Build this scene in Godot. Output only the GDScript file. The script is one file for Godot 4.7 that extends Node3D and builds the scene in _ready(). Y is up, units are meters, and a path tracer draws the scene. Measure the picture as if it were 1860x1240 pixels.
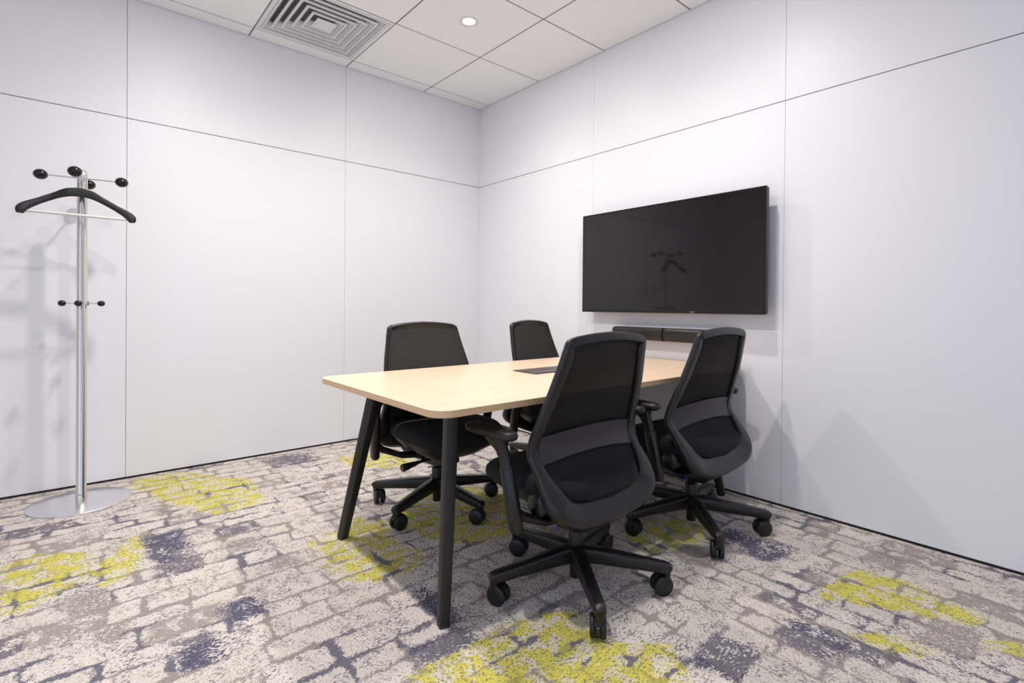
extends Node3D
# A small white meeting room: table, four task chairs, wall screen, coat stand. Units: metres.

const H := 2.88            # ceiling height
const GROOVE := 2.159      # height of the horizontal joint of the wall panels
const GRID := 0.6767       # ceiling grid
const RX := -4.66          # far side wall of the room
const RZ := 5.54           # wall behind the camera
const WZ0 := 1.7           # added fill-light opening of the side wall
const WZ1 := 5.1
const WY := 2.66

var M := {}
var shared := {}
var used := {}

func _ready() -> void:
	set_camera()
	set_world()
	materials()
	room()
	ceiling()
	lamps()
	added_windows()
	table()
	chair(Vector3(-1.405, 0, 2.545), 0.0, 52.0, "black mesh office chair nearest the camera, back turned, its castors on the yellow carpet patch")
	chair(Vector3(-0.592, 0, 2.548), 0.0, 58.0, "black mesh office chair with its back turned, beside the white wall under the screen")
	chair(Vector3(-1.400, 0, 1.550), 180.0, 84.0, "black mesh office chair facing us across the table, nearest the free table end")
	chair(Vector3(-0.530, 0, 1.490), 194.0, 50.0, "black mesh office chair facing us across the table, nearest the room corner")
	television()
	soundbar()
	coat_stand()
	hanger()

# ---------------------------------------------------------------- camera, light

func set_camera() -> void:
	var cam := Camera3D.new()
	cam.name = "camera"
	add_child(cam)
	var f := 933.4
	var fwd := Vector3(0.65723, -0.00572, -0.75367)
	var right := Vector3(0.75368, 0.00865, 0.65718)
	var up := Vector3(-0.00276, 0.99995, -0.01000)
	cam.transform = Transform3D(Basis(right, up, -fwd).orthonormalized(), Vector3(-2.8482, 1.05, 3.8721))
	cam.projection = Camera3D.PROJECTION_FRUSTUM
	cam.near = 0.05
	cam.far = 60.0
	cam.size = 1240.0 / f * cam.near
	cam.frustum_offset = Vector2((930.0 - 946.5) / f, (563.0 - 620.0) / f) * cam.near
	cam.current = true

func set_world() -> void:
	var we := WorldEnvironment.new()
	we.name = "world"
	var e := Environment.new()
	e.background_mode = Environment.BG_COLOR
	e.background_color = Color(0.80, 0.87, 1.0)
	e.background_energy_multiplier = 1.95
	e.tonemap_mode = Environment.TONE_MAPPER_LINEAR
	e.tonemap_exposure = 0.90
	e.sdfgi_enabled = true
	e.ssao_enabled = true
	e.ssil_enabled = true
	we.environment = e
	add_child(we)

const LAMP_COLOR := Color(1.0, 0.970, 0.945)
const LAMP_ENERGY := 1.9
const LAMP_ANGLE := 74.0
const LENS_ENERGY := 1.0

# ---------------------------------------------------------------- helpers

func named(base: String) -> String:
	if not used.has(base):
		used[base] = 0
		return base
	used[base] += 1
	return "%s_%03d" % [base, used[base]]

func thing(called: String, label: String, category: String, at := Vector3.ZERO, turn := 0.0, group := "") -> Node3D:
	var o := Node3D.new()
	o.name = named(called)
	add_child(o)
	o.position = at
	o.rotation_degrees.y = turn
	o.set_meta("label", label)
	o.set_meta("category", category)
	if group != "":
		o.set_meta("group", group)
	return o

func part(called: String, mesh: Mesh, mat: Material, parent: Node, at := Vector3.ZERO, rot := Vector3.ZERO) -> MeshInstance3D:
	var o := MeshInstance3D.new()
	o.name = called
	o.mesh = mesh
	o.material_override = mat
	parent.add_child(o, true)
	o.position = at
	o.rotation_degrees = rot
	o.cast_shadow = GeometryInstance3D.SHADOW_CASTING_SETTING_ON
	return o

func struct(called: String, mesh: Mesh, mat: Material, at := Vector3.ZERO) -> MeshInstance3D:
	var o := part(called, mesh, mat, self, at)
	o.set_meta("kind", "structure")
	return o

# Triangles with smoothing groups; turned so that faces point outwards.
class Geo:
	var v := PackedVector3Array()
	var g := PackedInt32Array()
	func tri(a: Vector3, b: Vector3, c: Vector3, group: int) -> void:
		v.append(a); v.append(b); v.append(c); g.append(group)
	func quad(a: Vector3, b: Vector3, c: Vector3, d: Vector3, group: int) -> void:
		tri(a, b, c, group); tri(a, c, d, group)
	func poly(p: PackedVector3Array, group: int) -> void:
		var m := Vector3.ZERO
		for q in p: m += q
		m /= p.size()
		for i in p.size():
			tri(m, p[i], p[(i + 1) % p.size()], group)
	# rings of equally many points; each ring closed
	func loft(rings: Array, cap := true, closed := false, group := 0) -> void:
		var from := v.size()
		var n: int = rings[0].size()
		for r in (rings.size() if closed else rings.size() - 1):
			var a: PackedVector3Array = rings[r]
			var b: PackedVector3Array = rings[(r + 1) % rings.size()]
			for i in n:
				var j := (i + 1) % n
				quad(a[i], a[j], b[j], b[i], group)
		if cap and not closed:
			var first: PackedVector3Array = rings[0]
			var back := PackedVector3Array(first)
			back.reverse()
			poly(back, -1)
			poly(rings[rings.size() - 1], -1)
		turn_out(from)
	func turn_out(from: int) -> void:
		var vol := 0.0
		var c := v[from]
		for i in range(from, v.size(), 3):
			vol += (v[i] - c).dot((v[i + 1] - c).cross(v[i + 2] - c))
		if vol > 0.0:
			for i in range(from, v.size(), 3):
				var t := v[i + 1]
				v[i + 1] = v[i + 2]
				v[i + 2] = t
	func mesh() -> ArrayMesh:
		var st := SurfaceTool.new()
		st.begin(Mesh.PRIMITIVE_TRIANGLES)
		for i in g.size():
			st.set_smooth_group(g[i] if g[i] >= 0 else 0xFFFFFFFF)
			for k in 3:
				st.add_vertex(v[i * 3 + k])
		st.generate_normals()
		return st.commit()

func ngon(n: int, rx: float, rz: float, y: float, c := Vector3.ZERO) -> PackedVector3Array:
	var p := PackedVector3Array()
	for i in n:
		var a := TAU * i / n
		p.append(c + Vector3(cos(a) * rx, y, sin(a) * rz))
	return p

# profile: [radius, y, radius, y, ...] about the y axis
func lathe_into(g: Geo, prof: Array, seg := 32, at := Vector3.ZERO) -> void:
	var rings := []
	for i in range(0, prof.size(), 2):
		rings.append(ngon(seg, prof[i], prof[i], prof[i + 1], at))
	g.loft(rings)

func lathe(prof: Array, seg := 32) -> ArrayMesh:
	var g := Geo.new()
	lathe_into(g, prof, seg)
	return g.mesh()

# box with chamfered edges
func cbox_into(g: Geo, s: Vector3, c: float, at := Vector3.ZERO) -> void:
	var h := s / 2.0
	var from := g.v.size()
	var rings := []
	for k in [[-h.y, c], [-h.y + c, 0.0], [h.y - c, 0.0], [h.y, c]]:
		var y: float = k[0]
		var i: float = k[1]
		var x := h.x - i
		var z := h.z - i
		rings.append(PackedVector3Array([at + Vector3(x - c, y, z), at + Vector3(x, y, z - c), at + Vector3(x, y, -z + c), at + Vector3(x - c, y, -z), at + Vector3(-x + c, y, -z), at + Vector3(-x, y, -z + c), at + Vector3(-x, y, z - c), at + Vector3(-x + c, y, z)]))
	g.loft(rings, true, false, -1)

func cbox(s: Vector3, c: float) -> ArrayMesh:
	var g := Geo.new()
	cbox_into(g, s, c)
	return g.mesh()

# tube between points, radius per point
func tube_into(g: Geo, pts: Array, radii: Array, seg := 16) -> void:
	var rings := []
	var ref := Vector3.UP
	for i in pts.size():
		var a: Vector3 = pts[maxi(i - 1, 0)]
		var b: Vector3 = pts[mini(i + 1, pts.size() - 1)]
		var t := (b - a).normalized()
		if i == 0 and absf(t.dot(ref)) > 0.9:
			ref = Vector3.RIGHT
		var n := (ref - t * ref.dot(t)).normalized()
		ref = n
		var w := t.cross(n)
		var ring := PackedVector3Array()
		for k in seg:
			var ang := TAU * k / seg
			ring.append(pts[i] + (n * cos(ang) + w * sin(ang)) * radii[i])
		rings.append(ring)
	g.loft(rings)

func tube(pts: Array, radii: Array, seg := 16) -> ArrayMesh:
	var g := Geo.new()
	tube_into(g, pts, radii, seg)
	return g.mesh()

# beam of rounded-rectangle section: keys [centre, width, height]; width runs along "side"
func beam_into(g: Geo, keys: Array, side: Vector3, cham := 0.25) -> void:
	var rings := []
	for i in keys.size():
		var a: Vector3 = keys[maxi(i - 1, 0)][0]
		var b: Vector3 = keys[mini(i + 1, keys.size() - 1)][0]
		var t := (b - a).normalized()
		var s := (side - t * side.dot(t)).normalized()
		var u := t.cross(s)
		var w: float = keys[i][1] / 2.0
		var h: float = keys[i][2] / 2.0
		var c := minf(w, h) * cham * 2.0
		var o: Vector3 = keys[i][0]
		var ring := PackedVector3Array()
		for q in [[w - c, h], [w - c * 0.3, h - c * 0.3], [w, h - c], [w, -h + c], [w - c * 0.3, -h + c * 0.3], [w - c, -h], [-w + c, -h], [-w + c * 0.3, -h + c * 0.3], [-w, -h + c], [-w, h - c], [-w + c * 0.3, h - c * 0.3], [-w + c, h]]:
			ring.append(o + s * q[0] + u * q[1])
		rings.append(ring)
	g.loft(rings)

func beam(keys: Array, side: Vector3, cham := 0.25) -> ArrayMesh:
	var g := Geo.new()
	beam_into(g, keys, side, cham)
	return g.mesh()

# flat outline in the xz plane raised along y, with a small chamfer
func slab(outline: PackedVector2Array, y0: float, y1: float, c: float) -> ArrayMesh:
	var g := Geo.new()
	var rings := []
	for k in [[y0, -c], [y0 + c, 0.0], [y1 - c, 0.0], [y1, -c]]:
		var o: PackedVector2Array = outline
		var ring := PackedVector3Array()
		var n := o.size()
		for i in n:
			var d1 := (o[i] - o[(i + n - 1) % n]).normalized()
			var d2 := (o[(i + 1) % n] - o[i]).normalized()
			var nn := (Vector2(d1.y, -d1.x) + Vector2(d2.y, -d2.x)).normalized()
			var p: Vector2 = o[i] + nn * k[1]
			ring.append(Vector3(p.x, k[0], p.y))
		rings.append(ring)
	for r in 3:
		var from := g.v.size()
		g.loft([rings[r], rings[r + 1]], false, false, r)
	g.v.clear(); g.g.clear()
	g.loft(rings, true, false, -1)
	return g.mesh()

func round_rect(x0: float, x1: float, z0: float, z1: float, r: float, seg := 8) -> PackedVector2Array:
	var p := PackedVector2Array()
	for c in [[x1 - r, z1 - r, 0.0], [x0 + r, z1 - r, 0.25], [x0 + r, z0 + r, 0.5], [x1 - r, z0 + r, 0.75]]:
		for i in seg + 1:
			var a: float = TAU * (c[2] + 0.25 * i / seg)
			p.append(Vector2(c[0] + cos(a) * r, c[1] + sin(a) * r))
	# counter-clockwise in x,z: outward normal is (dy, -dx)
	return p

func catmull(p: Array, n: int) -> PackedVector3Array:
	var out := PackedVector3Array()
	for i in p.size() - 1:
		var a: Vector3 = p[maxi(i - 1, 0)]
		var b: Vector3 = p[i]
		var c: Vector3 = p[i + 1]
		var d: Vector3 = p[mini(i + 2, p.size() - 1)]
		for k in n:
			out.append(b.cubic_interpolate(c, a, d, float(k) / n))
	out.append(p[p.size() - 1])
	return out

# ---------------------------------------------------------------- materials

func mat(c: Color, rough := 0.6, metal := 0.0) -> StandardMaterial3D:
	var m := StandardMaterial3D.new()
	m.albedo_color = c
	m.roughness = rough
	m.metallic = metal
	return m

func noise_tex(freq: float, size: int, lo: Color, hi: Color, sx := 1.0, sy := 1.0, seed_ := 3) -> ImageTexture:
	var n := FastNoiseLite.new()
	n.seed = seed_
	n.frequency = freq
	n.fractal_octaves = 4
	var im := Image.create_empty(size, size, false, Image.FORMAT_RGB8)
	for y in size:
		for x in size:
			var t := clampf(0.5 + 0.7 * n.get_noise_2d(x * sx, y * sy), 0.0, 1.0)
			im.set_pixel(x, y, lo.lerp(hi, t))
	return ImageTexture.create_from_image(im)

func materials() -> void:
	M.panel = mat(Color(0.918, 0.914, 0.926), 0.42)
	M.joint = mat(Color(0.36, 0.35, 0.35), 0.8)
	M.skirt = mat(Color(0.05, 0.045, 0.045), 0.7)
	M.tile = mat(Color(0.985, 0.978, 0.975), 0.85)
	M.tee = mat(Color(0.44, 0.42, 0.41), 0.8)
	M.vent = mat(Color(0.91, 0.905, 0.905), 0.45)
	M.duct = mat(Color(0.86, 0.86, 0.865), 0.5)
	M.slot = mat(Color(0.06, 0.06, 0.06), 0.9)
	M.plastic = mat(Color(0.088, 0.084, 0.088), 0.34)
	M.plastic_dark = mat(Color(0.065, 0.062, 0.064), 0.45)
	M.lumbar = mat(Color(0.20, 0.185, 0.205), 0.5)
	M.fabric = mat(Color(0.075, 0.075, 0.085), 0.95)
	M.fabric.normal_enabled = true
	M.fabric.normal_texture = weave_normal()
	M.fabric.normal_scale = 0.5
	M.fabric.uv1_triplanar = true
	M.fabric.uv1_scale = Vector3(9, 9, 9)
	M.net = mat(Color(1, 1, 1), 0.85)
	M.net.albedo_texture = net_tex()
	M.net.transparency = BaseMaterial3D.TRANSPARENCY_ALPHA
	M.net.cull_mode = BaseMaterial3D.CULL_DISABLED
	M.net.uv1_triplanar = true
	M.net.uv1_scale = Vector3(8, 8, 8)
	M.shaded_net = mat(Color(0.55, 0.52, 0.52, 0.68), 0.85)  # rear net layer, tinted darker to carry the shade on the chair back
	M.shaded_net.albedo_texture = M.net.albedo_texture
	M.shaded_net.transparency = BaseMaterial3D.TRANSPARENCY_ALPHA
	M.shaded_net.cull_mode = BaseMaterial3D.CULL_DISABLED
	M.shaded_net.uv1_triplanar = true
	M.shaded_net.uv1_scale = Vector3(8, 8, 8)
	M.leg = mat(Color(0.125, 0.11, 0.105), 0.5)
	M.wood = mat(Color(1, 1, 1), 0.38)
	M.wood.albedo_texture = wood_tex(Color(0.89, 0.80, 0.70), Color(0.82, 0.705, 0.58), 5)
	M.wood.uv1_triplanar = true
	M.wood.uv1_scale = Vector3(0.9, 0.9, 0.9)
	M.wood_edge_shaded = mat(Color(0.86, 0.71, 0.55), 0.5)  # browner than the top: the edge's weaker light is put into the colour
	M.steel = mat(Color(0.88, 0.855, 0.82), 0.22, 1.0)
	M.steel_brushed = mat(Color(0.92, 0.92, 0.935), 0.24, 1.0)
	M.knob = mat(Color(0.03, 0.03, 0.03), 0.18)
	M.hanger = mat(Color(0.085, 0.085, 0.095), 0.6)
	M.white_bar = mat(Color(0.86, 0.85, 0.83), 0.4)
	M.screen = mat(Color(0.075, 0.07, 0.07), 0.05)
	M.bezel = mat(Color(0.03, 0.028, 0.028), 0.3)
	M.silver = mat(Color(0.6, 0.6, 0.6), 0.3, 0.8)
	M.bar_cloth = mat(Color(0.13, 0.12, 0.12), 0.35)
	M.lid = mat(Color(0.34, 0.31, 0.29), 0.4, 0.3)
	M.blue = mat(Color(0.10, 0.16, 0.55), 0.5)
	M.chrome = mat(Color(0.75, 0.75, 0.75), 0.15, 1.0)
	M.carpet = mat(Color(1, 1, 1), 0.97)
	M.carpet.albedo_texture = carpet_tex()
	M.carpet.normal_enabled = true
	M.carpet.normal_texture = pile_normal()
	M.carpet.normal_scale = 0.6
	M.glow = mat(Color(1, 1, 1), 0.6)
	M.glow.emission_enabled = true
	M.glow.emission = Color(1.0, 0.97, 0.94)
	M.glow.emission_energy_multiplier = 2.2
	M.glass = mat(Color(0.9, 0.95, 0.96, 0.08), 0.02)
	M.glass.transparency = BaseMaterial3D.TRANSPARENCY_ALPHA

func weave_normal() -> ImageTexture:
	var im := Image.create_empty(256, 256, false, Image.FORMAT_RGB8)
	for y in 256:
		for x in 256:
			var t := 0.5 + 0.25 * sin(x * TAU / 8.0) + 0.25 * sin(y * TAU / 8.0)
			im.set_pixel(x, y, Color(t, t, t))
	im.bump_map_to_normal_map(2.0)
	return ImageTexture.create_from_image(im)

# the open knit of the chair backs: rows of small slots between the yarns
func net_tex() -> ImageTexture:
	var s := 256
	var im := Image.create_empty(s, s, false, Image.FORMAT_RGBA8)
	for y in s:
		for x in s:
			var row := y / 8
			var u := fposmod(x + (4.0 if row % 2 == 1 else 0.0), 8.0) - 4.0
			var w := (y % 8) - 3.5
			var hole := (u * u) / 9.5 + (w * w) / 4.2
			var a := clampf(0.30 + (hole - 0.62) * 1.5, 0.30, 1.0)
			var c := 0.20 + 0.02 * sin(x * 0.8) * sin(y * 0.8)
			im.set_pixel(x, y, Color(c, c * 0.97, c * 0.96, a))
	return ImageTexture.create_from_image(im)

func wood_tex(lo: Color, hi: Color, seed_: int) -> ImageTexture:
	var n := FastNoiseLite.new()
	n.seed = seed_
	n.frequency = 0.02
	n.fractal_octaves = 5
	var n2 := FastNoiseLite.new()
	n2.seed = seed_ + 9
	n2.frequency = 0.006
	var w := 1024
	var im := Image.create_empty(w, w, false, Image.FORMAT_RGB8)
	for y in w:
		for x in w:
			var big := n2.get_noise_2d(x * 0.25, y * 1.6)
			var fine := n.get_noise_2d(x * 0.12 + big * 14.0, y * 3.4)
			var t := clampf(0.30 + 0.40 * fine + 0.22 * big, 0.0, 1.0)
			im.set_pixel(x, y, lo.lerp(hi, t))
	return ImageTexture.create_from_image(im)

func pile_normal() -> ImageTexture:
	var n := FastNoiseLite.new()
	n.seed = 77
	n.frequency = 0.28
	n.fractal_octaves = 2
	var im := n.get_seamless_image(1024, 1024)
	im.convert(Image.FORMAT_RGB8)
	im.bump_map_to_normal_map(3.0)
	return ImageTexture.create_from_image(im)

# ---------------------------------------------------------------- carpet print

const SPAN := 3.75
const YELLOW := [
	[-2.61, 0.18, -2.55, 0.03, -2.33, 0.05, -2.15, 0.36, -2.05, 0.42, -2.07, 0.89, -2.21, 0.94, -2.32, 0.94, -2.46, 0.61, -2.55, 0.35],
	[-3.06, 0.99, -2.97, 0.91, -2.81, 1.03, -2.81, 1.29, -2.88, 1.37, -2.99, 1.45, -3.03, 1.44],
	[-2.80, 1.24, -2.70, 1.11, -2.63, 0.93, -2.62, 1.11, -2.67, 1.37, -2.77, 1.43],
	[-2.06, 1.55, -1.89, 1.50, -1.80, 1.41, -1.69, 1.55, -1.77, 1.82, -1.71, 1.94, -1.80, 2.05, -1.96, 2.05, -2.06, 1.99, -2.07, 1.85],
	[-1.49, 0.39, -1.34, 0.32, -1.03, 0.63, -1.17, 0.89, -1.35, 0.77, -1.48, 0.64],
	[-1.51, 1.32, -1.24, 1.27, -1.04, 1.49, -1.02, 1.73, -1.27, 2.03, -1.48, 2.07, -1.61, 1.92, -1.66, 1.70],
	[-2.12, 2.575, -1.67, 2.575, -1.54, 2.66, -1.58, 2.75, -1.57, 2.85, -1.45, 2.96, -1.52, 3.09, -2.12, 3.09],
	[-0.89, 2.36, -0.69, 2.38, -0.52, 2.49, -0.56, 2.66, -0.79, 2.65, -0.97, 2.60, -0.99, 2.48],
	[-0.81, 3.17, -0.59, 3.18, -0.45, 3.21, -0.42, 3.35, -0.46, 3.46, -0.49, 3.57, -0.56, 3.60, -0.63, 3.49, -0.67, 3.38, -0.74, 3.30],
	[-0.94, 3.33, -0.87, 3.39, -0.85, 3.46, -0.86, 3.53, -0.96, 3.47],
	[-0.64, 3.62, -0.58, 3.69, -0.66, 3.71, -0.71, 3.63]]
const NAVY := [
	[-2.62, 1.01, -2.48, 1.19, -2.45, 1.42, -2.50, 1.49, -2.58, 1.39, -2.62, 1.21],
	[-2.48, 1.84, -2.37, 1.85, -2.35, 1.98, -2.48, 1.98],
	[-2.63, 2.05, -2.57, 1.98, -2.50, 2.04, -2.52, 2.14, -2.61, 2.13],
	[-1.92, 2.19, -1.85, 2.27, -1.85, 2.40, -1.93, 2.45, -1.93, 2.33],
	[-1.17, 3.19, -0.99, 3.17, -1.09, 3.24, -1.00, 3.34, -1.15, 3.32],
	[-1.38, 3.04, -1.26, 3.13, -1.37, 3.18, -1.48, 3.08],
	[-0.54, 2.68, -0.46, 2.89, -0.46, 2.96, -0.69, 2.83],
	[-1.96, 2.47, -1.88, 2.51, -1.89, 2.565, -2.08, 2.565, -2.09, 2.49],
	[-1.90, 0.09, -1.58, 0.13, -1.62, 0.23, -1.86, 0.35]]
const TAUPE := [
	[-2.33, 1.32, -2.22, 1.32, -2.23, 1.44, -2.34, 1.42],
	[-2.87, 1.45, -2.76, 1.48, -2.75, 1.60, -2.86, 1.57],
	[-2.80, 1.75, -2.71, 1.74, -2.71, 1.83, -2.79, 1.85],
	[-0.35, 3.19, -0.19, 3.21, -0.21, 3.33, -0.33, 3.32],
	[-0.67, 3.09, -0.60, 3.12, -0.65, 3.16, -0.73, 3.13],
	[-0.76, 3.48, -0.62, 3.52, -0.60, 3.60, -0.74, 3.61, -0.84, 3.56],
	[-2.53, 0.67, -2.48, 0.62, -2.47, 0.77, -2.53, 0.80],
	[-2.26, 1.61, -2.17, 1.59, -2.15, 1.70, -2.26, 1.69],
	[-0.86, 2.63, -0.76, 2.74, -0.83, 2.81, -0.94, 2.72]]

func fill_polys(into: PackedByteArray, n: int, list: Array, bit: int, block := false) -> void:
	for a in list:
		var poly := PackedVector2Array()
		var lo := Vector2(n, n)
		var hi := Vector2.ZERO
		for i in range(0, a.size(), 2):
			var p := Vector2((a[i] + SPAN) / SPAN * n, a[i + 1] / SPAN * n)
			poly.append(p)
			lo = lo.min(p)
			hi = hi.max(p)
		for y in range(maxi(0, int(lo.y)), mini(n, int(hi.y) + 1)):
			for x in range(maxi(0, int(lo.x)), mini(n, int(hi.x) + 1)):
				if (block and x > lerpf(lo.x, hi.x, 0.08) and x < lerpf(lo.x, hi.x, 0.92)) or Geometry2D.is_point_in_polygon(Vector2(x, y), poly):
					into[y * n + x] = into[y * n + x] | bit

func noise_bytes(freq: float, n: int, seed_: int, oct := 3) -> PackedByteArray:
	var f := FastNoiseLite.new()
	f.seed = seed_
	f.frequency = freq
	f.fractal_octaves = oct
	var im := f.get_image(n, n)
	im.convert(Image.FORMAT_L8)
	return im.get_data()

func carpet_tex() -> ImageTexture:
	var n := 2048
	var rng := RandomNumberGenerator.new()
	rng.seed = 4711
	var k := n / SPAN                          # pixels per metre
	# rows of blocks of uneven size: for every pixel of a row the block's kind and the distance to its ends
	var m := n + 200
	var row_of := PackedInt32Array(); row_of.resize(m)
	var row_gap := PackedByteArray(); row_gap.resize(m)
	var kinds := []
	var gaps := []
	var at := 0
	var row := 0
	while at < m:
		var h := int(rng.randf_range(0.075, 0.135) * k)
		for i in range(at, mini(at + h, m)):
			row_of[i] = row
			row_gap[i] = mini(mini(i - at, at + h - i), 255)
		var kd := PackedByteArray(); kd.resize(m)
		var gp := PackedByteArray(); gp.resize(m)
		var x := -int(rng.randf() * 60)
		while x < m:
			var w := int(rng.randf_range(0.10, 0.27) * k)
			var r := rng.randf()
			var kind := 0
			if r > 0.97: kind = 2
			elif r > 0.89: kind = 1
			kind = kind * 16 + int(rng.randf() * 15.9)
			for i in range(maxi(x, 0), mini(x + w, m)):
				kd[i] = kind
				gp[i] = mini(mini(i - x, x + w - i), 255)
			x += w
		kinds.append(kd)
		gaps.append(gp)
		at += h
		row += 1
	var pm := 512
	var pat := PackedByteArray(); pat.resize(pm * pm)
	fill_polys(pat, pm, YELLOW, 1)
	fill_polys(pat, pm, NAVY, 2, true)
	fill_polys(pat, pm, TAUPE, 4, true)
	var big := noise_bytes(0.0075, n, 11, 3)   # where joints are strong
	var hue := noise_bytes(0.0030, n, 12, 2)   # where the joints are bluish
	var wob1 := noise_bytes(0.020, n, 21, 4)   # wander of the joints
	var wob2 := noise_bytes(0.020, n, 22, 4)
	var rag := noise_bytes(0.19, n, 31, 4)    # ragged edges of the print
	var mid := noise_bytes(0.022, n, 33, 3)    # patches where the second yarn shows
	var fine := noise_bytes(0.42, n, 41, 2)    # yarn
	var out := PackedByteArray()
	out.resize(n * n * 3)
	var turn_at := int((SPAN - 1.32) * k)
	for y in n:
		var base := y * n
		var step := ((y / 290) % 2) * 60
		for x in n:
			var i := base + x
			var dx := (wob1[i] - 128) / 17
			var dy := (wob2[i] - 128) / 17
			var a := x + dx + 60
			var b := y + dy + 60
			var rg := 0
			if x > turn_at + step:
				var t := a
				a = b
				b = t
				rg = rag[(y >> 1) * n + x] - 128
			else:
				rg = rag[base + (x >> 1)] - 128
			var rw := row_of[b]
			var kd: int = kinds[rw][a]
			var g1 := row_gap[b]
			var g2: int = gaps[rw][a]
			var g := mini(g1, g2)
			if g1 < 12 and g2 < 12:
				g = int(12.0 - sqrt((12.0 - g1) * (12.0 - g1) + (12.0 - g2) * (12.0 - g2)))
			var px := clampi((x + rg / 4 + dx) >> 2, 0, pm - 1)
			var py := clampi((y + rg / 6 + dy) >> 2, 0, pm - 1)
			var zone := pat[py * pm + px]
			var bg := big[i] - 128
			var md := mid[i] - 128
			var yarn := fine[i] - 128
			var r := 211
			var gg := 203
			var bb := 193
			var tone := (kd & 15) - 8
			r += tone / 2; gg += tone / 2; bb += tone / 2
			var edge := 2 + (kd & 1) + bg / 13 + rg / 16
			var blue := hue[i] > 138
			if kd < 16 and rg + yarn / 2 < -48 - (bg >> 2) - (md >> 1):
				r = 140; gg = 133; bb = 132                      # flecks of the dark ground yarn
				if blue: r = 124; gg = 120; bb = 126
			if g < edge:
				r = 151; gg = 143; bb = 138
				if blue: r = 110; gg = 106; bb = 116
			elif kd >= 32:
				if rg + md < 26: r = 118; gg = 113; bb = 120
			elif kd >= 16:
				if rg + md < 30: r = 158; gg = 149; bb = 143
			if zone & 4 and rg < 36:
				r = 152; gg = 143; bb = 138
			if zone & 2 and rg + tone * 2 + (md >> 1) < 34:
				if kd & 4: r = 86; gg = 84; bb = 104
				else: r = 114; gg = 109; bb = 118
			if zone & 1:
				if g >= edge:
					if rg + md + md / 2 + tone * 5 < 20:
						r = 214; gg = 204; bb = 80
						if rg > 6: r = 205; gg = 196; bb = 90
						elif rg < -34: r = 142; gg = 137; bb = 112
					elif rg < -16:
						r = 196; gg = 192; bb = 96
				elif md < -4:
					r = 172; gg = 166; bb = 84
			var s := yarn * 2 / 5
			var o := i * 3
			out[o] = clampi(r + s, 0, 255)
			out[o + 1] = clampi(gg + s, 0, 255)
			out[o + 2] = clampi(bb + s, 0, 255)
	var im := Image.create_from_data(n, n, false, Image.FORMAT_RGB8, out)
	return ImageTexture.create_from_image(im)

# ---------------------------------------------------------------- room

func room() -> void:
	# floor with UVs that lay the print out in metres
	var st := SurfaceTool.new()
	st.begin(Mesh.PRIMITIVE_TRIANGLES)
	var x0 := RX - 0.2
	var z1 := RZ + 0.2
	var c := [Vector3(x0, 0, -0.2), Vector3(0.2, 0, -0.2), Vector3(0.2, 0, z1), Vector3(x0, 0, z1)]
	var d := [c[0] - Vector3(0, .15, 0), c[1] - Vector3(0, .15, 0), c[2] - Vector3(0, .15, 0), c[3] - Vector3(0, .15, 0)]
	var faces := [[c[0], c[1], c[2], c[3]], [d[3], d[2], d[1], d[0]], [c[1], c[0], d[0], d[1]], [c[2], c[1], d[1], d[2]], [c[3], c[2], d[2], d[3]], [c[0], c[3], d[3], d[0]]]
	for f in faces:
		var nrm: Vector3 = ((f[2] - f[0]) as Vector3).cross(f[1] - f[0]).normalized()
		for q in [0, 1, 2, 0, 2, 3]:
			var p: Vector3 = f[q]
			st.set_normal(nrm)
			st.set_uv(Vector2((p.x + SPAN) / SPAN, p.z / SPAN))
			st.add_vertex(p)
	st.generate_tangents()
	struct("floor", st.commit(), M.carpet)

	var t := 0.018                             # panel thickness
	var gap := 0.0045
	# left wall (z = 0) and right wall (x = 0): dark backing, white panels standing proud of it
	wall_panels("wall_left", true, [0.0, -1.274, -2.608, -3.942, RX], t, gap)
	wall_panels("wall_right", false, [0.0, 1.393, 2.727, 4.061, RZ], t, gap)
	# unseen side wall; its wide glazed opening is added for cool fill light
	var gs := Geo.new()
	cbox_into(gs, Vector3(0.12, H + 0.1, WZ0 + 0.2), 0.001, Vector3(RX - 0.06, H / 2, (WZ0 - 0.2) / 2))
	cbox_into(gs, Vector3(0.12, H + 0.1, RZ - WZ1 + 0.2), 0.001, Vector3(RX - 0.06, H / 2, (RZ + WZ1 + 0.2) / 2))
	cbox_into(gs, Vector3(0.12, H + 0.05 - WY, WZ1 - WZ0), 0.001, Vector3(RX - 0.06, (H + 0.05 + WY) / 2, (WZ0 + WZ1) / 2))
	struct("wall_side", gs.mesh(), M.panel)
	var b1 := struct("baseboard_left", cbox(Vector3(-RX, 0.012, 0.012), 0.001), M.skirt, Vector3(RX / 2, 0.006, -0.0075))
	var b2 := struct("baseboard_right", cbox(Vector3(0.012, 0.012, RZ), 0.001), M.skirt, Vector3(0.0075, 0.006, RZ / 2))
	# wall behind the camera; its glazed opening is added for cool fill
	var ox0 := -4.0
	var ox1 := -2.0
	var oy := 2.3
	var g := Geo.new()
	cbox_into(g, Vector3(ox0 - RX + 0.1, H + 0.1, 0.12), 0.001, Vector3((ox0 + RX - 0.1) / 2, H / 2, RZ + 0.06))
	cbox_into(g, Vector3(-ox1 + 0.1, H + 0.1, 0.12), 0.001, Vector3((ox1 + 0.1) / 2, H / 2, RZ + 0.06))
	cbox_into(g, Vector3(ox1 - ox0, H + 0.05 - oy, 0.12), 0.001, Vector3((ox0 + ox1) / 2, (H + 0.05 + oy) / 2, RZ + 0.06))
	struct("wall_behind", g.mesh(), M.panel)

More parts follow.
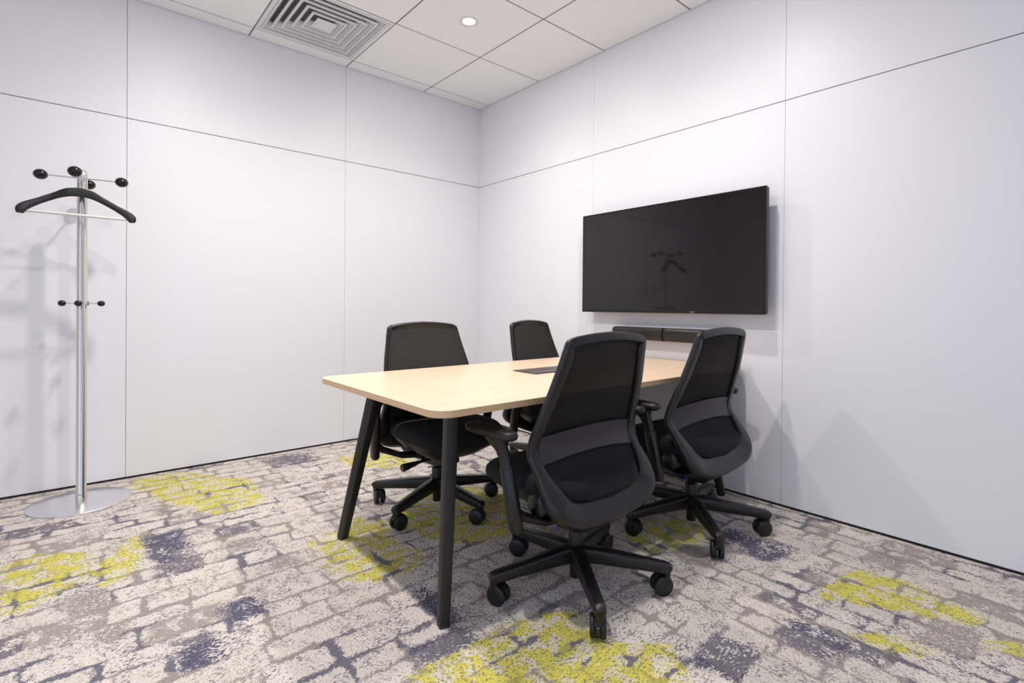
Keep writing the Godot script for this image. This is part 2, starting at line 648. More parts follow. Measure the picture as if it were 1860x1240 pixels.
func wall_panels(called: String, left: bool, cuts: Array, t: float, gap: float) -> void:
	var length: float = absf(cuts[cuts.size() - 1])
	var back: MeshInstance3D
	if left:
		back = struct(called, cbox(Vector3(length + 0.3, H + 0.1, 0.12), 0.001), M.joint, Vector3(-length / 2, H / 2, -t - 0.06))
	else:
		back = struct(called, cbox(Vector3(0.12, H + 0.1, length + 0.3), 0.001), M.joint, Vector3(t + 0.06, H / 2, length / 2))
	for i in cuts.size() - 1:
		var a: float = absf(cuts[i])
		var b: float = absf(cuts[i + 1])
		for r in [[0.012, GROOVE - gap / 2], [GROOVE + gap / 2, H + 0.02]]:
			var slit := 0.0019 if i in [1, 2] and left else 0.0012
			var w: float = b - a - slit
			var h: float = r[1] - r[0]
			var mid := (a + b) / 2
			var y: float = (r[0] + r[1]) / 2
			if i == 0 and left:
				w += t
				mid -= t / 2
			if left:
				part("panel", cbox(Vector3(w, h, t), 0.0008), M.panel, back, Vector3(-mid, y, -t / 2) - back.position)
			else:
				part("panel", cbox(Vector3(t, h, w), 0.0008), M.panel, back, Vector3(t / 2, y, mid) - back.position)

func added_windows() -> void:
	var ox0 := -4.0
	var ox1 := -2.0
	var oy := 2.3
	var g := Geo.new()
	for x in [ox0 + 0.02, (ox0 + ox1) / 2, ox1 - 0.02]:
		cbox_into(g, Vector3(0.04, oy, 0.06), 0.003, Vector3(x, oy / 2, RZ + 0.06))
	for y in [0.02, oy - 0.02]:
		cbox_into(g, Vector3(ox1 - ox0 - 0.04, 0.04, 0.05), 0.003, Vector3((ox0 + ox1) / 2, y, RZ + 0.06))
	var fr := struct("added_window_1", g.mesh(), M.silver)  # unseen window, added to give cool fill from behind
	for s in [0.25, 0.75]:
		part("pane", cbox(Vector3((ox1 - ox0) / 2 - 0.05, oy - 0.08, 0.01), 0.001), M.glass, fr, Vector3(lerpf(ox0, ox1, s), oy / 2, RZ + 0.06))

	var gs := Geo.new()
	for z in [WZ0 + 0.02, (WZ0 + WZ1) / 2, WZ1 - 0.02]:
		cbox_into(gs, Vector3(0.06, WY, 0.04), 0.003, Vector3(RX - 0.06, WY / 2, z))
	for y in [0.02, WY - 0.02]:
		cbox_into(gs, Vector3(0.05, 0.04, WZ1 - WZ0 - 0.04), 0.003, Vector3(RX - 0.06, y, (WZ0 + WZ1) / 2))
	var fs := struct("added_window_2", gs.mesh(), M.silver)  # unseen window, added and sized for cool fill from the side
	for s in [0.25, 0.75]:
		part("pane", cbox(Vector3(0.01, WY - 0.08, (WZ1 - WZ0) / 2 - 0.05), 0.001), M.glass, fs, Vector3(RX - 0.06, WY / 2, lerpf(WZ0, WZ1, s)))

func ceiling() -> void:
	# concrete slab above the suspended tiles, with the void closed all round
	var gc := Geo.new()
	cbox_into(gc, Vector3(-RX + 0.3, 0.1, RZ + 0.3), 0.001)
	for s in [-1, 1]:
		cbox_into(gc, Vector3(0.12, 0.60, RZ + 0.3), 0.001, Vector3(s * (-RX / 2 + 0.085), -0.30, 0))
		cbox_into(gc, Vector3(-RX + 0.3, 0.60, 0.12), 0.001, Vector3(0, -0.30, s * (RZ / 2 + 0.085)))
	var top := struct("ceiling", gc.mesh(), M.tee, Vector3(RX / 2, H + 0.62, RZ / 2))
	# the grid: thin grey tees just above the tile faces, the tiles lie between them
	var xs := [0.0]
	var x := -0.5983
	while x > RX:
		xs.append(x)
		x -= GRID
	xs.append(RX)
	var zs := [0.0]
	var z := 0.1309
	while z < RZ:
		zs.append(z)
		z += GRID
	zs.append(RZ)
	var gap := 0.008
	var pieces := {}
	for i in xs.size() - 1:
		for j in zs.size() - 1:
			var vent: bool = i == 2 and j == 1
			if vent:
				continue
			var w: float = absf(xs[i + 1] - xs[i]) - gap
			var d: float = zs[j + 1] - zs[j] - gap
			if w < 0.02 or d < 0.02:
				continue
			var key := "%.3f %.3f" % [w, d]
			if not pieces.has(key):
				pieces[key] = cbox(Vector3(w, 0.016, d), 0.0015)
			part("ceiling_tile", pieces[key], M.tile, top, Vector3((xs[i] + xs[i + 1]) / 2, H + 0.008, (zs[j] + zs[j + 1]) / 2) - top.position)
	var n := 0
	for i in range(1, xs.size() - 1):
		part("grid_rail", cbox(Vector3(0.0076, 0.020, RZ), 0.0005), M.tee, top, Vector3(xs[i], H + 0.0112, RZ / 2) - top.position)
	for j in range(1, zs.size() - 1):
		part("grid_rail", cbox(Vector3(-RX, 0.020, 0.0076), 0.0005), M.tee, top, Vector3(RX / 2, H + 0.0115, zs[j]) - top.position)
	diffuser(Vector3(-0.5983 - GRID * 1.5, H, 0.1309 + GRID * 0.5))

func square_ring(g: Geo, h0: float, y0: float, h1: float, y1: float, th: float) -> void:
	# sloping louvre: half-size h0 at height y0 to half-size h1 at height y1
	var prof := [[h0, y0], [h1, y1], [h1 + 0.002, y1 + th], [h0 + 0.002, y0 + th]]
	var from := g.v.size()
	for s in 4:
		for k in 4:
			var a: Array = prof[k]
			var b: Array = prof[(k + 1) % 4]
			var p := [Vector3(a[0], a[1], -a[0]), Vector3(a[0], a[1], a[0]), Vector3(b[0], b[1], b[0]), Vector3(b[0], b[1], -b[0])]
			var q := []
			for v in p:
				q.append((v as Vector3).rotated(Vector3.UP, s * PI / 2))
			g.quad(q[0], q[1], q[2], q[3], -1)
	g.turn_out(from)

func diffuser(at: Vector3) -> void:
	var o := thing("air_diffuser", "white square ceiling air diffuser with nested louvres", "air vent", at)
	var half := GRID / 2 - 0.003
	var g := Geo.new()
	# flat outer rim
	square_ring(g, half - 0.026, 0.0, half, 0.0, 0.012)
	part("rim", g.mesh(), M.vent, o)
	# sheet-metal duct box above the louvres, closed on top
	var gw := Geo.new()
	cbox_into(gw, Vector3(half * 2 - 0.03, 0.01, half * 2 - 0.03), 0.001, Vector3(0, 0.50, 0))
	for k in 4:
		var out := Vector3(0, 0, half - 0.018).rotated(Vector3.UP, k * PI / 2)
		cbox_into(gw, Vector3(half * 2 - 0.03 if k % 2 == 0 else 0.004, 0.485, 0.004 if k % 2 == 0 else half * 2 - 0.03), 0.001, out + Vector3(0, 0.2545, 0))
	part("duct_box", gw.mesh(), M.duct, o)
	for k in 5:
		var gl := Geo.new()
		var h1 := half - 0.030 - k * 0.049
		square_ring(gl, h1 - 0.041, 0.042, h1 - 0.010, 0.006, 0.0025)
		square_ring(gl, h1 - 0.011, -0.002, h1, -0.002, 0.008)
		part("louvre", gl.mesh(), M.vent, o)
	part("centre_plate", cbox(Vector3(0.126, 0.006, 0.126), 0.001), M.vent, o, Vector3(0, 0.002, 0))

func lamps() -> void:
	var ring := lathe([0.040, 0.0, 0.046, -0.003, 0.058, -0.004, 0.062, -0.0015, 0.062, 0.0, 0.058, 0.001, 0.040, 0.001], 40)
	var disc := lathe([0.0005, -0.0012, 0.040, -0.0012, 0.040, 0.0005, 0.0005, 0.0005], 40)
	var names := ["round recessed ceiling downlight beside the air diffuser", "round recessed downlight over the chairs nearest the screen wall", "round recessed downlight over the coat stand side", "round recessed downlight over the free table end"]
	var k := 0
	for x in [-0.937, -2.290]:
		for z in [1.146, 2.499]:
			var o := thing("downlight", names[k], "downlight", Vector3(x, H, z), 0.0, "ceiling downlights")
			k += 1
			part("trim_ring", ring, M.vent, o)
			part("lens", disc, M.glow, o)
			var l := SpotLight3D.new()
			l.name = "beam"
			l.light_color = LAMP_COLOR
			l.light_energy = LAMP_ENERGY * (1.18 if x < -2.0 else 0.82)
			l.light_size = 0.04
			l.spot_angle = LAMP_ANGLE
			l.spot_angle_attenuation = 1.0
			l.spot_range = 12.0
			l.spot_attenuation = 2.0
			l.shadow_enabled = true
			o.add_child(l)
			l.position = Vector3(0, -0.012, 0)
			l.rotation_degrees.x = -90
			# the wide soft light of the frosted lens itself
			var d := AreaLight3D.new()
			d.name = "lens_light"
			d.light_color = LAMP_COLOR
			d.light_energy = LENS_ENERGY * (1.18 if x < -2.0 else 0.82)
			d.area_size = Vector2(0.07, 0.07)
			d.area_normalize_energy = true
			d.area_range = 12.0
			d.area_attenuation = 2.0
			d.shadow_enabled = true
			o.add_child(d)
			d.position = Vector3(0, -0.008, 0)
			d.rotation_degrees.x = -90

# ---------------------------------------------------------------- table

func table() -> void:
	var x0 := -2.012
	var x1 := -0.006
	var z0 := 1.515
	var z1 := 2.53
	var top := 0.727
	var cx := (x0 + x1) / 2
	var cz := (z0 + z1) / 2
	var o := thing("meeting_table", "pale wood meeting table with rounded corners and splayed dark legs", "table", Vector3(cx, 0, cz))
	var hx := (x1 - x0) / 2
	var hz := (z1 - z0) / 2
	part("tabletop", slab(round_rect(-hx, hx, -hz, hz, 0.07), top - 0.004, top, 0.0012), M.wood, o)
	part("edge_band", slab(round_rect(-hx, hx, -hz, hz, 0.07), top - 0.024, top - 0.004, 0.0015), M.wood_edge_shaded, o)
	var g := Geo.new()
	for s in [-1, 1]:
		cbox_into(g, Vector3(2 * hx - 0.42, 0.035, 0.03), 0.002, Vector3(0, top - 0.0415, s * (hz - 0.21)))
	part("underframe", g.mesh(), M.leg, o)
	for sx in [-1, 1]:
		for sz in [-1, 1]:
			var foot := Vector3(sx * (hx - 0.083), 0.0, sz * (hz - 0.088))
			var head := foot + Vector3(-sx * 0.15, 1, -sz * 0.17) * (top - 0.024)
			part("leg", beam([[foot, 0.034, 0.034], [foot + (head - foot) * 0.012, 0.038, 0.036], [head, 0.052, 0.046]], Vector3(0, 0, 1).rotated(Vector3.UP, 0.25 * sx * sz), 0.12), M.leg, o)
	# cable box let into the top
	var b := thing("cable_box", "dark two-lid cable box set flush in the tabletop", "cable box", Vector3(-1.0, top, 1.975))
	part("frame", cbox(Vector3(0.345, 0.003, 0.172), 0.001), M.lid, b, Vector3(0, 0.0012, 0))
	for s in [-1, 1]:
		part("lid", cbox(Vector3(0.332, 0.004, 0.075), 0.001), M.lid, b, Vector3(0, 0.0035, s * 0.042))
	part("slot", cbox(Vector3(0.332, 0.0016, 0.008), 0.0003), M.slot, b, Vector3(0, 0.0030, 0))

# ---------------------------------------------------------------- chairs

func frame_half() -> Array:
	return [Vector3(0, 0.955, 0.160), Vector3(0.09, 0.951, 0.158), Vector3(0.165, 0.943, 0.154), Vector3(0.196, 0.936, 0.151), Vector3(0.206, 0.922, 0.148), Vector3(0.213, 0.875, 0.137), Vector3(0.236, 0.770, 0.108), Vector3(0.258, 0.660, 0.070), Vector3(0.270, 0.590, 0.046), Vector3(0.273, 0.545, 0.044), Vector3(0.270, 0.490, 0.080), Vector3(0.264, 0.430, 0.122), Vector3(0.245, 0.380, 0.148), Vector3(0.19, 0.345, 0.158), Vector3(0.10, 0.330, 0.162), Vector3(0, 0.326, 0.163)]

# half width and depth of the back at a height, read off the frame
func back_at(pts: PackedVector3Array, y: float) -> Vector2:
	for i in range(pts.size() - 1):
		if pts[i].y >= y and pts[i + 1].y <= y:
			var t := (pts[i].y - y) / maxf(pts[i].y - pts[i + 1].y, 1e-5)
			return Vector2(lerpf(pts[i].x, pts[i + 1].x, t), lerpf(pts[i].z, pts[i + 1].z, t))
	return Vector2(0.0, 0.16)

func back_frame_mesh() -> ArrayMesh:
	var half := catmull(frame_half(), 5)
	var loop := PackedVector3Array(half)
	for i in range(half.size() - 2, 0, -1):
		loop.append(Vector3(-half[i].x, half[i].y, half[i].z))
	var n := loop.size()
	var c := Vector3(0, 0.60, 0.08)
	var rings := []
	for i in n:
		var t := (loop[(i + 1) % n] - loop[(i + n - 1) % n]).normalized()
		var o := loop[i] - c
		# face normal of the back at this height, roughly +z; along the bottom rim it tips up
		var low := clampf((0.52 - loop[i].y) / 0.17, 0.0, 1.0)
		var face := Vector3(0, 0.30, 1).lerp(Vector3(0, 0.55, 0.85), low).normalized()
		face = (face - t * face.dot(t)).normalized()
		var outw := t.cross(face).normalized()
		if outw.dot(o) < 0.0:
			outw = -outw
		var w := lerpf(0.021, 0.050, low * low * (3.0 - 2.0 * low))      # half width across the rim
		if loop[i].y > 0.90: w = 0.017
		var d := lerpf(0.013, 0.027, low)      # half depth
		var ring := PackedVector3Array()
		for k in 14:
			var a := TAU * k / 14.0
			var ca := cos(a)
			var sa := sin(a)
			ring.append(loop[i] + outw * (signf(ca) * pow(absf(ca), 0.5) * w - w * 0.35) + face * (signf(sa) * pow(absf(sa), 0.5) * d))
		rings.append(ring)
	var g := Geo.new()
	g.loft(rings, false, true)
	return g.mesh()

func back_sheet(y0: float, y1: float, off: float, th: float, shrink: float, bow: float, arch := 0.0) -> ArrayMesh:
	var half := catmull(frame_half(), 8)
	var front := []
	var rows := 22
	var cols := 16
	var g := Geo.new()
	var P := []
	for f in 2:
		var grid := []
		for r in rows + 1:
			var line := PackedVector3Array()
			for q in cols + 1:
				var s := -1.0 + 2.0 * q / cols
				var y := lerpf(y0, y1, float(r) / rows) + arch * (1.0 - s * s)
				var wz := Vector2.ZERO
				for e in 5:
					wz += back_at(half, clampf(y + (e - 2) * 0.012, 0.335, 0.952)) / 5.0
				line.append(Vector3(s * maxf(wz.x - shrink, 0.05), y, wz.y + bow * (1.0 - s * s) + off + (th if f == 1 else 0.0)))
			grid.append(line)
		P.append(grid)
	var from := 0
	for r in rows:
		for q in cols:
			g.quad(P[0][r][q], P[0][r][q + 1], P[0][r + 1][q + 1], P[0][r + 1][q], 0)
			g.quad(P[1][r][q + 1], P[1][r][q], P[1][r + 1][q], P[1][r + 1][q + 1], 1)
	for q in cols:
		g.quad(P[0][0][q + 1], P[0][0][q], P[1][0][q], P[1][0][q + 1], 2)
		g.quad(P[0][rows][q], P[0][rows][q + 1], P[1][rows][q + 1], P[1][rows][q], 3)
	for r in rows:
		g.quad(P[0][r][0], P[0][r + 1][0], P[1][r + 1][0], P[1][r][0], 4)
		g.quad(P[0][r + 1][cols], P[0][r][cols], P[1][r][cols], P[1][r + 1][cols], 5)
	g.turn_out(from)
	return g.mesh()

func seat_outline(y: float, inset: float, drop: float) -> PackedVector3Array:
	var p := PackedVector3Array()
	var n := 40
	for i in n:
		var a := TAU * i / n
		var ca := cos(a)
		var sa := sin(a)
		var e := 0.5
		var x := signf(ca) * pow(absf(ca), e) * (0.252 - inset)
		var z := signf(sa) * pow(absf(sa), e) * (0.256 - inset) - 0.076
		x *= lerpf(1.0, 0.90, clampf((z + 0.0) / 0.18, 0.0, 1.0))
		var front := clampf((-z - 0.14) / 0.15, 0.0, 1.0)
		p.append(Vector3(x, y - drop * front * front, z))
	return p

func seat_mesh() -> ArrayMesh:
	var g := Geo.new()
	g.loft([seat_outline(0.392, 0.022, 0.010), seat_outline(0.400, 0.006, 0.012), seat_outline(0.420, 0.0, 0.015), seat_outline(0.442, 0.003, 0.018), seat_outline(0.458, 0.016, 0.020), seat_outline(0.466, 0.045, 0.020), seat_outline(0.468, 0.10, 0.018), seat_outline(0.464, 0.17, 0.010)])
	return g.mesh()

func pan_mesh() -> ArrayMesh:
	var g := Geo.new()
	g.loft([seat_outline(0.296, 0.150, 0.0), seat_outline(0.305, 0.120, 0.0), seat_outline(0.345, 0.062, 0.004), seat_outline(0.378, 0.026, 0.008), seat_outline(0.394, 0.020, 0.010)])
	return g.mesh()

func chair_meshes() -> void:
	shared.frame = back_frame_mesh()
	shared.net = back_sheet(0.952, 0.55, -0.017, 0.002, -0.002, 0.018)
	shared.shaded_net = back_sheet(0.945, 0.55, -0.004, 0.002, 0.014, 0.018)
	shared.low = back_sheet(0.56, 0.355, -0.016, 0.012, 0.022, 0.018)
	shared.lumbar = back_sheet(0.604, 0.512, 0.002, 0.005, 0.028, 0.024, 0.022)
	shared.seat = seat_mesh()
	shared.pan = pan_mesh()
	shared.column = lathe([0.020, 0.030, 0.022, 0.034, 0.022, 0.13, 0.026, 0.135, 0.028, 0.15, 0.027, 0.205, 0.024, 0.21, 0.0145, 0.211, 0.0145, 0.27], 28)
	shared.hub = lathe([0.030, 0.085, 0.047, 0.092, 0.050, 0.115, 0.044, 0.145, 0.034, 0.152, 0.0285, 0.153], 32)
	# the base leg runs along +x
	var g := Geo.new()
	beam_into(g, [[Vector3(0.030, 0.122, 0), 0.058, 0.062], [Vector3(0.10, 0.119, 0), 0.052, 0.056], [Vector3(0.22, 0.108, 0), 0.045, 0.045], [Vector3(0.325, 0.098, 0), 0.040, 0.038], [Vector3(0.342, 0.095, 0), 0.038, 0.035], [Vector3(0.349, 0.091, 0), 0.034, 0.026]], Vector3(0, 0, 1), 0.2)
	beam_into(g, [[Vector3(0.335, 0.096, 0), 0.036, 0.026], [Vector3(0.336, 0.060, 0), 0.030, 0.022]], Vector3(0, 0, 1), 0.3)
	shared.leg = g.mesh()
	shared.wheel = lathe([0.004, -0.010, 0.025, -0.0105, 0.033, -0.008, 0.036, -0.002, 0.036, 0.006, 0.034, 0.009, 0.014, 0.010, 0.004, 0.010], 28)
	var h := Geo.new()
	# hood over the two wheels: an arched strip
	var rings := []
	for i in 9:
		var a := lerpf(0.15, 0.95, i / 8.0) * PI
		var c := Vector3(cos(a) * 0.034, 0.036 + sin(a) * 0.034, 0)
		var o := Vector3(cos(a), sin(a), 0)
		rings.append(PackedVector3Array([c + Vector3(0, 0, 0.011) + o * 0.005, c + Vector3(0, 0, -0.011) + o * 0.005, c + Vector3(0, 0, -0.011) - o * 0.012, c + Vector3(0, 0, 0.011) - o * 0.012]))
	h.loft(rings, true, false, -1)
	tube_into(h, [Vector3(0, 0.036, -0.020), Vector3(0, 0.036, 0.020)], [0.005, 0.005], 12)
	shared.hood = h.mesh()
	# mechanism under the seat and the yoke that carries the back
	var m := Geo.new()
	beam_into(m, [[Vector3(0, 0.275, -0.13), 0.10, 0.045], [Vector3(0, 0.270, -0.10), 0.13, 0.065], [Vector3(0, 0.268, 0.03), 0.14, 0.072], [Vector3(0, 0.280, 0.075), 0.12, 0.060]], Vector3(1, 0, 0), 0.2)
	shared.mech = m.mesh()
	var y := Geo.new()
	beam_into(y, [[Vector3(0, 0.268, 0.02), 0.16, 0.045], [Vector3(0, 0.272, 0.08), 0.20, 0.045], [Vector3(0, 0.290, 0.125), 0.25, 0.050], [Vector3(0, 0.318, 0.150), 0.28, 0.040], [Vector3(0, 0.335, 0.152), 0.26, 0.020]], Vector3(1, 0, 0), 0.35)
	shared.yoke = y.mesh()
	shared.tilt = tube([Vector3(0.05, 0.268, -0.03), Vector3(0.12, 0.262, -0.03), Vector3(0.150, 0.258, -0.03), Vector3(0.215, 0.250, -0.03), Vector3(0.222, 0.249, -0.03)], [0.007, 0.008, 0.012, 0.020, 0.018], 20)
	shared.lever = beam([[Vector3(-0.06, 0.285, -0.06), 0.02, 0.006], [Vector3(-0.17, 0.280, -0.075), 0.024, 0.006], [Vector3(-0.20, 0.279, -0.078), 0.018, 0.005]], Vector3(0, 0, 1))
	shared.knob = lathe([0.004, -0.030, 0.030, -0.028, 0.042, -0.018, 0.045, 0.0, 0.042, 0.012, 0.034, 0.022, 0.018, 0.028, 0.004, 0.029], 32)  # rounded bulge on the side of the seat shell
	shared.tag = cbox(Vector3(0.006, 0.022, 0.010), 0.001)
	shared.pin = tube([Vector3(0.018, 0.207, 0.02), Vector3(0.040, 0.203, 0.030)], [0.004, 0.004], 10)
	# armrest for the side sx = +1; the other is turned by mirrored coordinates
	for s in [-1, 1]:
		var key := "r" if s > 0 else "l"
		var p := Geo.new()
		beam_into(p, [[Vector3(s * 0.343, 0.470, 0.006), 0.028, 0.040], [Vector3(s * 0.346, 0.540, -0.008), 0.028, 0.042], [Vector3(s * 0.350, 0.572, -0.020), 0.032, 0.050], [Vector3(s * 0.353, 0.592, -0.027), 0.042, 0.074], [Vector3(s * 0.354, 0.608, -0.030), 0.056, 0.110], [Vector3(s * 0.354, 0.616, -0.030), 0.058, 0.116]], Vector3(1, 0, 0), 0.4)
		shared["post_" + key] = p.mesh()
		shared["sleeve_" + key] = beam([[Vector3(s * 0.331, 0.300, 0.038), 0.026, 0.036], [Vector3(s * 0.332, 0.312, 0.037), 0.038, 0.052], [Vector3(s * 0.338, 0.400, 0.022), 0.039, 0.054], [Vector3(s * 0.344, 0.505, 0.000), 0.035, 0.049], [Vector3(s * 0.345, 0.512, -0.001), 0.030, 0.044]], Vector3(1, 0, 0), 0.4)
		shared["bracket_" + key] = beam([[Vector3(s * 0.06, 0.285, 0.01), 0.07, 0.022], [Vector3(s * 0.20, 0.300, 0.02), 0.060, 0.024], [Vector3(s * 0.30, 0.345, 0.028), 0.048, 0.030], [Vector3(s * 0.330, 0.368, 0.027), 0.044, 0.034]], Vector3(0, 0, 1), 0.3)
		var a := Geo.new()
		var pr := []
		for q in [[0.608, 0.012], [0.613, 0.003], [0.624, 0.0], [0.633, 0.003], [0.638, 0.010]]:
			var ring := PackedVector3Array()
			for i in 28:
				var t := TAU * i / 28.0
				var ca := cos(t)
				var sa := sin(t)
				var z: float = signf(sa) * pow(absf(sa), 0.62) * (0.128 - q[1]) - 0.075
				var x: float = signf(ca) * pow(absf(ca), 0.62) * (lerpf(0.043, 0.036, clampf((z + 0.2) / 0.25, 0.0, 1.0)) - q[1])
				ring.append(Vector3(s * 0.354 + x, q[0] as float, z))
			pr.append(ring)
		a.loft(pr)
		shared["pad_" + key] = a.mesh()

func chair(at: Vector3, turn: float, base_angle: float, label: String) -> void:
	if shared.is_empty():
		chair_meshes()
	var o := thing("office_chair", label, "chair", at, turn, "office chairs at the meeting table")
	part("gas_column", shared.column, M.plastic_dark, o)
	part("base_hub", shared.hub, M.plastic, o)
	for k in 5:
		var deg := base_angle + 72.0 * k + turn     # world angle from +x towards +z, undone by the chair's turn
		part("base_leg", shared.leg, M.plastic, o, Vector3.ZERO, Vector3(0, -deg, 0))
		var dir := Vector3(cos(deg_to_rad(deg)), 0, sin(deg_to_rad(deg)))
		var c := part("castor", shared.hood, M.plastic_dark, o, dir * 0.316, Vector3(0, -deg + 25.0 - 40.0 * (k % 3), 0))
		for s in [-1, 1]:
			part("wheel", shared.wheel, M.plastic_dark, c, Vector3(0, 0.036, s * 0.0165), Vector3(90 * s, 0, 0))
	part("mechanism", shared.mech, M.plastic_dark, o)
	part("tilt_handle", shared.tilt, M.plastic_dark, o)
	part("height_lever", shared.lever, M.plastic_dark, o)
	part("seat_shell", shared.pan, M.plastic_dark, o)
	part("seat_cushion", shared.seat, M.fabric, o)
	var kn := part("shell_side", shared.knob, M.plastic, o, Vector3(-0.222, 0.368, 0.030), Vector3(0, 0, 90))  # rounded plastic side of the seat shell
	var tg := part("adjuster_tab", shared.tag, M.blue, o, Vector3(-0.175, 0.290, 0.075))
	tg.set_meta("label", "small blue adjuster tab")
	part("release_pin", shared.pin, M.chrome, o)
	for s in ["l", "r"]:
		var ar := part("armrest", shared["post_" + s], M.plastic, o)
		part("arm_pad", shared["pad_" + s], M.plastic_dark, ar)
		part("sleeve", shared["sleeve_" + s], M.plastic, ar)
		part("bracket", shared["bracket_" + s], M.plastic_dark, ar)
	var fr := part("back_frame", shared.frame, M.plastic, o)
	part("yoke", shared.yoke, M.plastic, fr)
	part("back_mesh", shared.net, M.net, o)
	part("back_net_shaded", shared.shaded_net, M.shaded_net, o)
	part("back_pad", shared.low, M.fabric, o)
	part("lumbar_band", shared.lumbar, M.lumbar, o)

# ---------------------------------------------------------------- wall things

func television() -> void:
	var z0 := 1.388
	var z1 := 2.680
	var y0 := 1.021
	var y1 := 1.702
	var w := z1 - z0
	var h := y1 - y0
	var o := thing("television", "large black flat television mounted on the white wall", "television", Vector3(0, y0, (z0 + z1) / 2))
	part("body", cbox(Vector3(0.034, h - 0.004, w - 0.004), 0.004), M.bezel, o, Vector3(-0.082, h / 2, 0))
	part("rear_housing", cbox(Vector3(0.03, h * 0.6, w * 0.7), 0.010), M.bezel, o, Vector3(-0.051, h * 0.42, 0))
	part("wall_mount", cbox(Vector3(0.036, 0.40, 0.50), 0.002), M.bezel, o, Vector3(-0.018, h * 0.45, 0))
	var g := Geo.new()
	var bz := 0.007
	for s in [-1, 1]:
		cbox_into(g, Vector3(0.006, h, bz), 0.0015, Vector3(-0.100, h / 2, s * (w / 2 - bz / 2)))
	cbox_into(g, Vector3(0.006, bz, w - 2 * bz), 0.0015, Vector3(-0.100, h - bz / 2, 0))
	cbox_into(g, Vector3(0.006, 0.018, w - 2 * bz), 0.0015, Vector3(-0.100, 0.009, 0))
	part("bezel", g.mesh(), M.bezel, o)
	part("screen", cbox(Vector3(0.003, h - bz - 0.018, w - 2 * bz), 0.0005), M.screen, o, Vector3(-0.1, h / 2 + 0.0035, 0))
	part("badge", cbox(Vector3(0.001, 0.006, 0.030), 0.0003), M.silver, o, Vector3(-0.1034, 0.009, 0.22))

func soundbar() -> void:
	var o := thing("soundbar", "slim black rounded bar speaker on the wall under the television", "speaker", Vector3(0, 0.885, 2.045))
	var half := 0.405
	for s in [-1, 1]:
		var g := Geo.new()
		var rings := []
		for q in [[0.008, 0.0], [half - 0.02, 0.0], [half - 0.006, 0.004], [half, 0.014]]:
			var ring := PackedVector3Array()
			for i in 20:
				var a := TAU * i / 20.0
				var ca := cos(a)
				var sa := sin(a)
				ring.append(Vector3(-0.048 + signf(ca) * pow(absf(ca), 0.5) * (0.040 - q[1]), signf(sa) * pow(absf(sa), 0.5) * (0.042 - q[1]), s * q[0]))
			rings.append(ring)
		g.loft(rings)
		part("speaker_half", g.mesh(), M.bar_cloth, o)
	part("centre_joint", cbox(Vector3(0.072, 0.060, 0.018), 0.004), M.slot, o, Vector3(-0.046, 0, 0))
	for s in [-1, 1]:
		part("bracket", cbox(Vector3(0.020, 0.04, 0.03), 0.002), M.bezel, o, Vector3(-0.0095, 0, s * 0.25))

# ---------------------------------------------------------------- coat stand

func knob_mesh(rx: float, ry: float) -> ArrayMesh:
	var p := []
	for i in 15:
		var a := -PI / 2 + PI * i / 14.0
		p.append(maxf(cos(a), 0.02) * rx)
		p.append(sin(a) * ry)
	return lathe(p, 28)

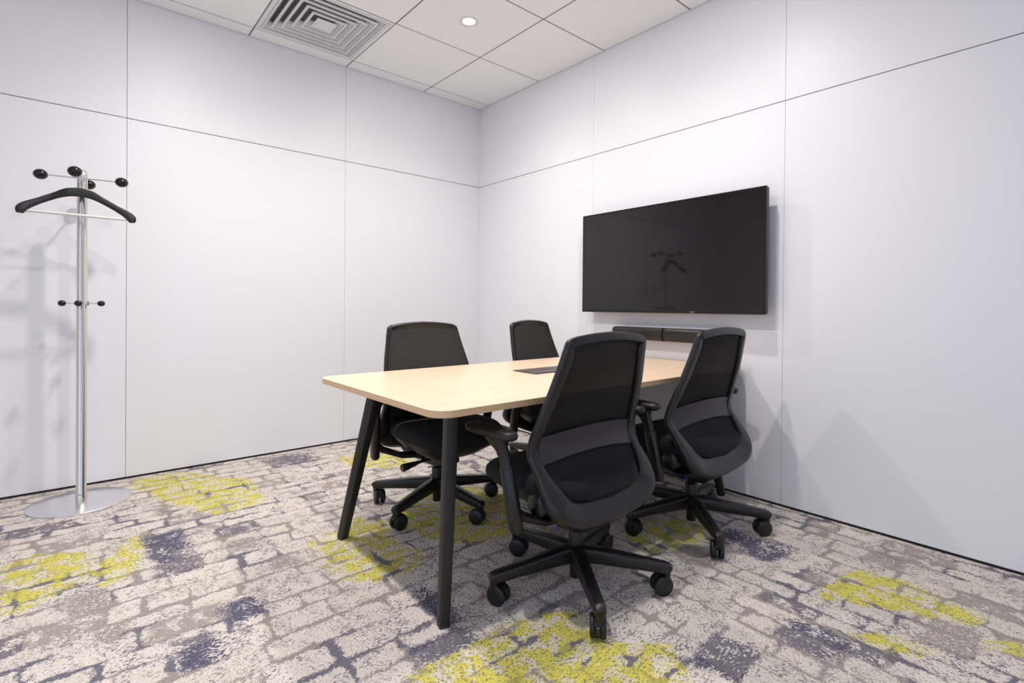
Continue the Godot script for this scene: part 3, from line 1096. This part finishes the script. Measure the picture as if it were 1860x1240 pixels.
func coat_stand() -> void:
	var o := thing("coat_stand", "tall polished steel coat stand with black knobs on a round base", "coat stand", Vector3(-2.813, 0, 0.305))
	part("base_plate", lathe([0.212, 0.0, 0.215, 0.002, 0.215, 0.005, 0.212, 0.0065, 0.10, 0.0085, 0.03, 0.0095, 0.001, 0.0095], 72), M.steel_brushed, o)
	part("pole", lathe([0.0235, 0.0094, 0.0235, 0.035, 0.0222, 0.037, 0.0222, 1.725, 0.021, 1.738, 0.016, 1.748, 0.008, 1.753, 0.001, 1.754], 40), M.steel, o)
	part("screw", lathe([0.006, 0.0, 0.006, 0.002, 0.003, 0.004, 0.0005, 0.0045], 16), M.chrome, o, Vector3(-0.006, 0.045, 0.0225), Vector3(90, 0, 0))
	var big := knob_mesh(0.0295, 0.0262)
	var small := knob_mesh(0.0172, 0.0155)
	for lv in [[1.708, 0.165, 0.0034], [1.050, 0.080, 0.0028]]:
		for k in 4:
			var ang := deg_to_rad(10.5 + 90.0 * k)
			var d := Vector3(-cos(ang), 0, -sin(ang))
			var hk := part("peg", tube([d * 0.021 + Vector3(0, lv[0], 0), d * lv[1] + Vector3(0, lv[0], 0)], [lv[2], lv[2]], 12), M.steel, o)
			part("ball", big if lv[0] > 1.5 else small, M.knob, hk, d * lv[1] + Vector3(0, lv[0], 0))

func hanger() -> void:
	# hangs by its hook from the peg that points into the room
	var o := thing("coat_hanger", "dark plastic coat hanger with a pale trouser bar on the coat stand", "hanger", Vector3(-2.826, 0, 0.375))
	var g := Geo.new()
	var pts := [Vector3(0, 1.622, 0), Vector3(0.045, 1.615, 0), Vector3(0.09, 1.592, 0.004), Vector3(0.15, 1.556, 0.012), Vector3(0.197, 1.525, 0.022), Vector3(0.214, 1.505, 0.028), Vector3(0.217, 1.486, 0.028)]
	var wid := [0.045, 0.042, 0.031, 0.029, 0.038, 0.042, 0.024]
	var fine := catmull(pts, 4)
	var keys := []
	for i in range(-(fine.size() - 1), fine.size()):
		var p := fine[absi(i)]
		var at := absi(i) / 4.0
		var w: float = lerpf(wid[int(at)], wid[mini(int(at) + 1, wid.size() - 1)], at - int(at))
		keys.append([Vector3(p.x * signf(i), p.y, p.z), 0.013 + 0.022 * p.x / 0.21, w])
	beam_into(g, keys, Vector3(0, 0, 1), 0.3)
	part("shoulders", g.mesh(), M.hanger, o)
	part("trouser_bar", tube([Vector3(-0.206, 1.500, 0.026), Vector3(0.206, 1.500, 0.026)], [0.0072, 0.0072], 14), M.white_bar, o)
	var hook := []
	var rad := []
	hook.append(Vector3(0, 1.632, 0)); rad.append(0.0022)
	hook.append(Vector3(0, 1.660, 0)); rad.append(0.0022)
	for i in 13:
		var a := deg_to_rad(-60.0 + 240.0 * i / 12.0)
		hook.append(Vector3(cos(a) * 0.021 - 0.0, 1.6935 + sin(a) * 0.021, 0)); rad.append(0.0022)
	part("hook", tube(hook, rad, 10), M.chrome, o)
